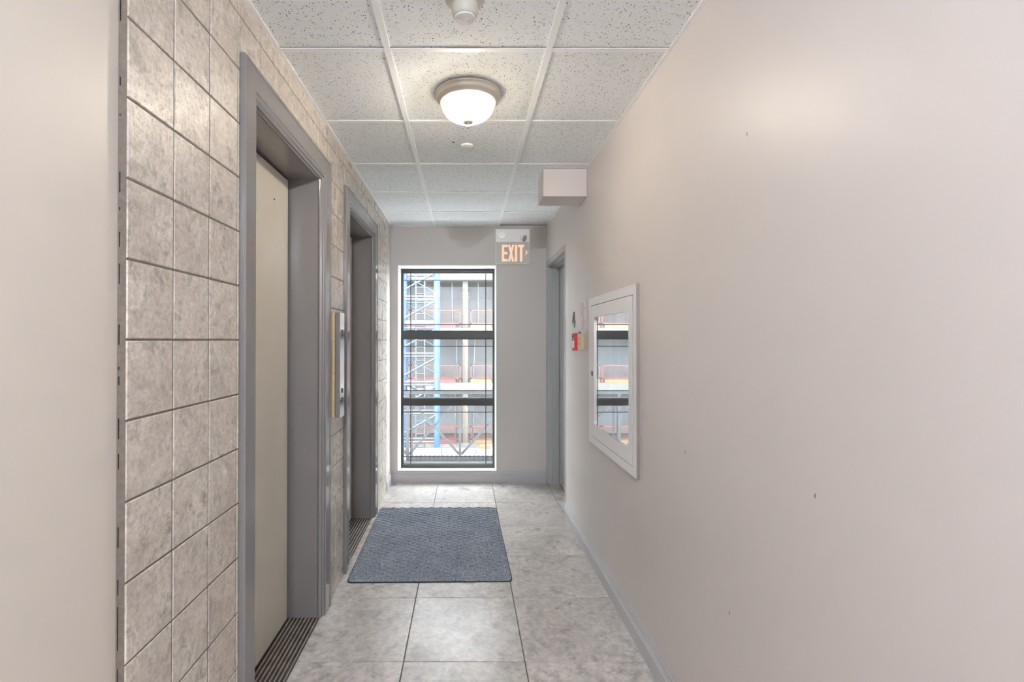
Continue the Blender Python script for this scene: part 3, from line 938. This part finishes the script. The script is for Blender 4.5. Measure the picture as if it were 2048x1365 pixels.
# ------------------------------------------------------------------ outside: concrete building under construction
BY = 26.0
KB = BY / FPX
bx = lambda px: (px - 931) * KB
bz = lambda py: EYE + (681 - py) * KB
GZ_ = bz(888)
ground = MB().box(-40, 40, 9.5, 60, GZ_ - 0.6, GZ_).build('ground', M['ground'])
tag(ground, 'pale dusty building site ground far below the window', 'ground', kind='structure')
b = empty('building_frame', (0, BY, GZ_), 'concrete building frame under construction, open floors beyond the walkway', 'building')
LEV = [(215, 16), (326, 16), (436, 16), (546, 16), (656, 16), (766, 15)]       # slab top (pixel row at that distance), thickness
for py, th in LEV:
    MB().box(-17, 14, BY, BY + 9, bz(py + th), bz(py)).build('floor_slab', M['concrete'], b)
for cx_ in (-15.0, -10.0, -5.05, 0.0, 5.0, 10.0):
    for k in range(6):
        top = bz(LEV[k][0] + LEV[k][1])
        bot = bz(LEV[k + 1][0]) if k < 5 else GZ_
        MB().box(cx_ - 0.14, cx_ + 0.13, BY + 0.25, BY + 0.6, bot, top).build('column', M['concrete'], b)
        if cx_ == 0.0:
            MB().box(cx_ - 0.14, cx_ - 0.06, BY + 0.2, BY + 0.25, bot, top - 0.35).build('formwork_board', M['timber'], b)
for k in range(6):
    top = bz(LEV[k][0] + LEV[k][1])
    bot = bz(LEV[k + 1][0]) if k < 5 else GZ_
    MB().box(-17, 14, BY + 3.0, BY + 3.2, bot, top).build('rear_wall', M['concrete_dark'], b)
    MB().box(-17, 14, BY + 2.94, BY + 3.0, top - 0.62, top - 0.5).build('wall_ledge', M['concrete_dark'], b)

# barriers along the slab edges
def barrier(x0, x1, zb, label, group=None):
    t = empty('safety_barrier', ((x0 + x1) / 2, BY + 0.06, zb), label, 'barrier', group)
    z0, z1 = zb + 0.2, zb + 0.92
    w = 0.055
    MB().box(x0, x1, BY + 0.04, BY + 0.08, z1 - w, z1).box(x0, x1, BY + 0.04, BY + 0.08, z0, z0 + w).box(x0, x0 + w, BY + 0.04, BY + 0.08, zb, z1).box(x1 - w, x1, BY + 0.04, BY + 0.08, zb, z1).build('barrier_frame', M['orange'], t)
    m = MB()
    n = int((x1 - x0) / 0.13)
    for k in range(1, n):
        x = x0 + (x1 - x0) * k / n
        m.box(x - 0.004, x + 0.004, BY + 0.055, BY + 0.07, z0, z1)
    for k in range(1, 6):
        zz = z0 + (z1 - z0) * k / 6
        m.box(x0, x1, BY + 0.05, BY + 0.065, zz - 0.004, zz + 0.004)
    tag(m.build('barrier_mesh', M['orange'], t), kind='stuff')
def toe(x0, x1, zb, mat, label, group=None):
    o = MB().slab(1, -1, x0, x1, zb + 0.002, zb + 0.17, BY + 0.035, BY + 0.005, 0.005).build('toe_board', mat, None, ((x0 + x1) / 2, BY + 0.02, zb))
    tag(o, label, 'board', group)
NAMES = ['top', 'upper', 'middle', 'ground']
ZB = [bz(546), bz(656), bz(766), GZ_]
for nm, zb in zip(NAMES, ZB):
    fl = nm + ' floor'
    barrier(bx(941), bx(1041), zb, 'orange mesh safety barrier on %s edge just right of white column' % fl)
    barrier(bx(1044), bx(1144), zb, 'orange mesh safety barrier on %s edge far right of white column' % fl)
    barrier(bx(822), bx(921), zb, 'orange mesh safety barrier on %s edge just left of white column' % fl)
    toe(bx(941), bx(983), zb, M['toe_yellow'], 'yellow toe board on %s edge just right of white column' % fl)
    toe(bx(880), bx(911), zb, M['toe_red'], 'red toe board on %s edge between blue tower and column' % fl)
    toe(bx(812), bx(866), zb, M['toe_red'], 'red toe board on %s edge behind the blue tower' % fl)
    for k, o_ in enumerate(('first', 'second', 'third')):
        barrier(bx(822 - 102 * (k + 1)), bx(921 - 102 * (k + 1)), zb, 'orange mesh safety barrier on %s edge, %s one left of the blue tower' % (fl, o_))
        toe(bx(824 - 102 * (k + 1)), bx(915 - 102 * (k + 1)), zb, M['toe_yellow'], 'yellow toe board on %s edge, %s one left of the blue tower' % (fl, o_))

# shoring props between slabs
def prop(p0, p1, zlo, zhi, label):
    y = BY + 0.9
    f = y / BY
    x0, x1 = bx(p0) * f, bx(p1) * f
    t = empty('shoring_prop', (x0, y, zlo), label, 'prop')
    a, c = Vector((x0, y, zlo + 0.01)), Vector((x1, y, zhi - 0.01))
    md = a.lerp(c, 0.55)
    MB().tube(a, md, 0.055, 10).build('outer_tube', M['galv'], t)
    MB().tube(md, c, 0.04, 10).build('inner_tube', M['galv'], t)
    MB().box(x0 - 0.1, x0 + 0.1, y - 0.1, y + 0.1, zlo, zlo + 0.012).build('foot_plate', M['galv'], t)
    MB().box(x1 - 0.1, x1 + 0.1, y - 0.1, y + 0.1, zhi - 0.012, zhi).build('head_plate', M['galv'], t)
S_ = lambda i: bz(LEV[i][0] + LEV[i][1])
prop(906, 904, bz(656), S_(3), 'white steel prop on upper floor left of the column')
prop(956, 956, bz(656), S_(3), 'white steel prop on upper floor right of the column')
prop(915, 913, bz(766), S_(4), 'white steel prop on middle floor left of the column')
prop(946, 950, bz(766), S_(4), 'white leaning steel prop on middle floor right of column')
prop(911, 911, GZ_, S_(5), 'white steel prop on ground floor left of the column')
prop(946, 946, GZ_, S_(5), 'white steel prop on ground floor right of the column')

# ------------------------------------------------------------------ outside: blue hoist tower
HY = 22.0
KH = HY / FPX
hx = lambda px: (px - 931) * KH
hz = lambda py: EYE + (681 - py) * KH
HB = GZ_
t = empty('hoist_tower', (hx(838), HY, HB), 'blue steel lattice hoist tower standing before the concrete building', 'tower')
ztop = hz(300)
xl, xr, yd = hx(803), hx(872.5), 1.25
for x, y, r in ((xl, HY, 0.11), (xr, HY, 0.115), (xl, HY + yd, 0.11), (xr, HY + yd, 0.11)):
    MB().tube((x, y, HB), (x, y, ztop), r, 12).build('leg', M['blue'], t)
mod = 57
k = 0
py = 885
while py > 330:
    za, zb_ = hz(py), hz(py - mod)
    if za < HB: za = HB + 0.1
    MB().tube((xl, HY - 0.08, hz(py - 17)), (xr, HY - 0.08, hz(py - 55)), 0.045, 8).build('diagonal_brace', M['pale_blue'], t)
    MB().tube((xl, HY + yd, hz(py - 55)), (xr, HY + yd, hz(py - 17)), 0.035, 8).build('diagonal_brace', M['pale_blue'], t)
    for d in (0, 6):
        MB().tube((xl, HY - 0.02, hz(py - 1 - d)), (xr, HY - 0.02, hz(py - 1 - d)), 0.035, 8).build('crossbar', M['galv'], t)
    MB().tube((xl, HY + yd, hz(py + 2)), (xr, HY + yd, hz(py + 2)), 0.035, 8).build('crossbar', M['pale_blue'], t)
    MB().tube((xl, HY, hz(py - 4)), (xl, HY + yd, hz(py - 4)), 0.035, 8).build('crossbar', M['pale_blue'], t)
    MB().tube((xr, HY, hz(py - 4)), (xr, HY + yd, hz(py - 4)), 0.035, 8).build('crossbar', M['pale_blue'], t)
    py -= mod
for cpy in (588, 614, 757, 470, 496):
    MB().tube((xr, HY, hz(cpy - 2.7)), (xr, HY, hz(cpy + 2.7)), 0.14, 12).build('coupling', M['orange'], t)
lx0, lx1 = hx(829), hx(847)
for x in (lx0, lx1):
    MB().tube((x, HY + 0.6, HB), (x, HY + 0.6, ztop), 0.035, 8).build('ladder_rail', M['galv'], t)
zz = HB + 0.25
r0 = None
while zz < hz(480):
    if r0 is None:
        r0 = MB().tube((lx0, HY + 0.6, zz), (lx1, HY + 0.6, zz), 0.025, 6).build('rung', M['galv'], t, ((lx0 + lx1) / 2, HY + 0.6, zz))
        z00 = zz
    else:
        share(r0, 'rung', t, r0.location + Vector((0, 0, zz - z00)))
    zz += 0.3
for py in (648, 772):
    d = MB().box(xl + 0.1, xr - 0.1, HY + 0.1, HY + yd - 0.1, hz(py), hz(py - 7)).build('platform', M['concrete'], t)

# ------------------------------------------------------------------ outside: site blocks on the ground
JY = 20.0
KJ = JY / FPX
jx = lambda px: (px - 931) * KJ
JT = EYE + (681 - 897) * KJ
for k, (a, c, nm) in enumerate(((700, 790, 'outermost left'), (791, 883, 'under the blue tower'), (884, 951, 'in the middle'), (952, 1042, 'outermost right'))):
    m = MB()
    m.prism([(JY - 0.3, GZ_), (JY + 0.3, GZ_), (JY + 0.3, GZ_ + 0.12), (JY + 0.16, GZ_ + 0.3), (JY + 0.11, JT), (JY - 0.11, JT), (JY - 0.16, GZ_ + 0.3), (JY - 0.3, GZ_ + 0.12)], 0, jx(a) + 0.01, jx(c) - 0.01)
    o = m.build('concrete_barrier', M['concrete'], None, (jx((a + c) / 2), JY, GZ_))
    tag(o, 'pale precast concrete barrier on site ground, %s of the row' % nm, 'barrier', 'precast barriers on the site ground')
for k, (a, c, p0, p1, nm) in enumerate(((957, 975, 893.5, 897, 'lower longer'), (959, 979, 890.5, 893.5, 'upper shorter'))):
    o = MB().slab(2, 1, jx(a), jx(c), JY - 0.1, JY + 0.1, EYE + (681 - p1) * KJ, EYE + (681 - p0) * KJ, 0.01).build('timber_beam', M['timber'], None, (jx(a), JY, EYE + (681 - p1) * KJ))
    tag(o, 'pale timber beam lying on the right concrete barrier, %s one' % nm, 'timber')
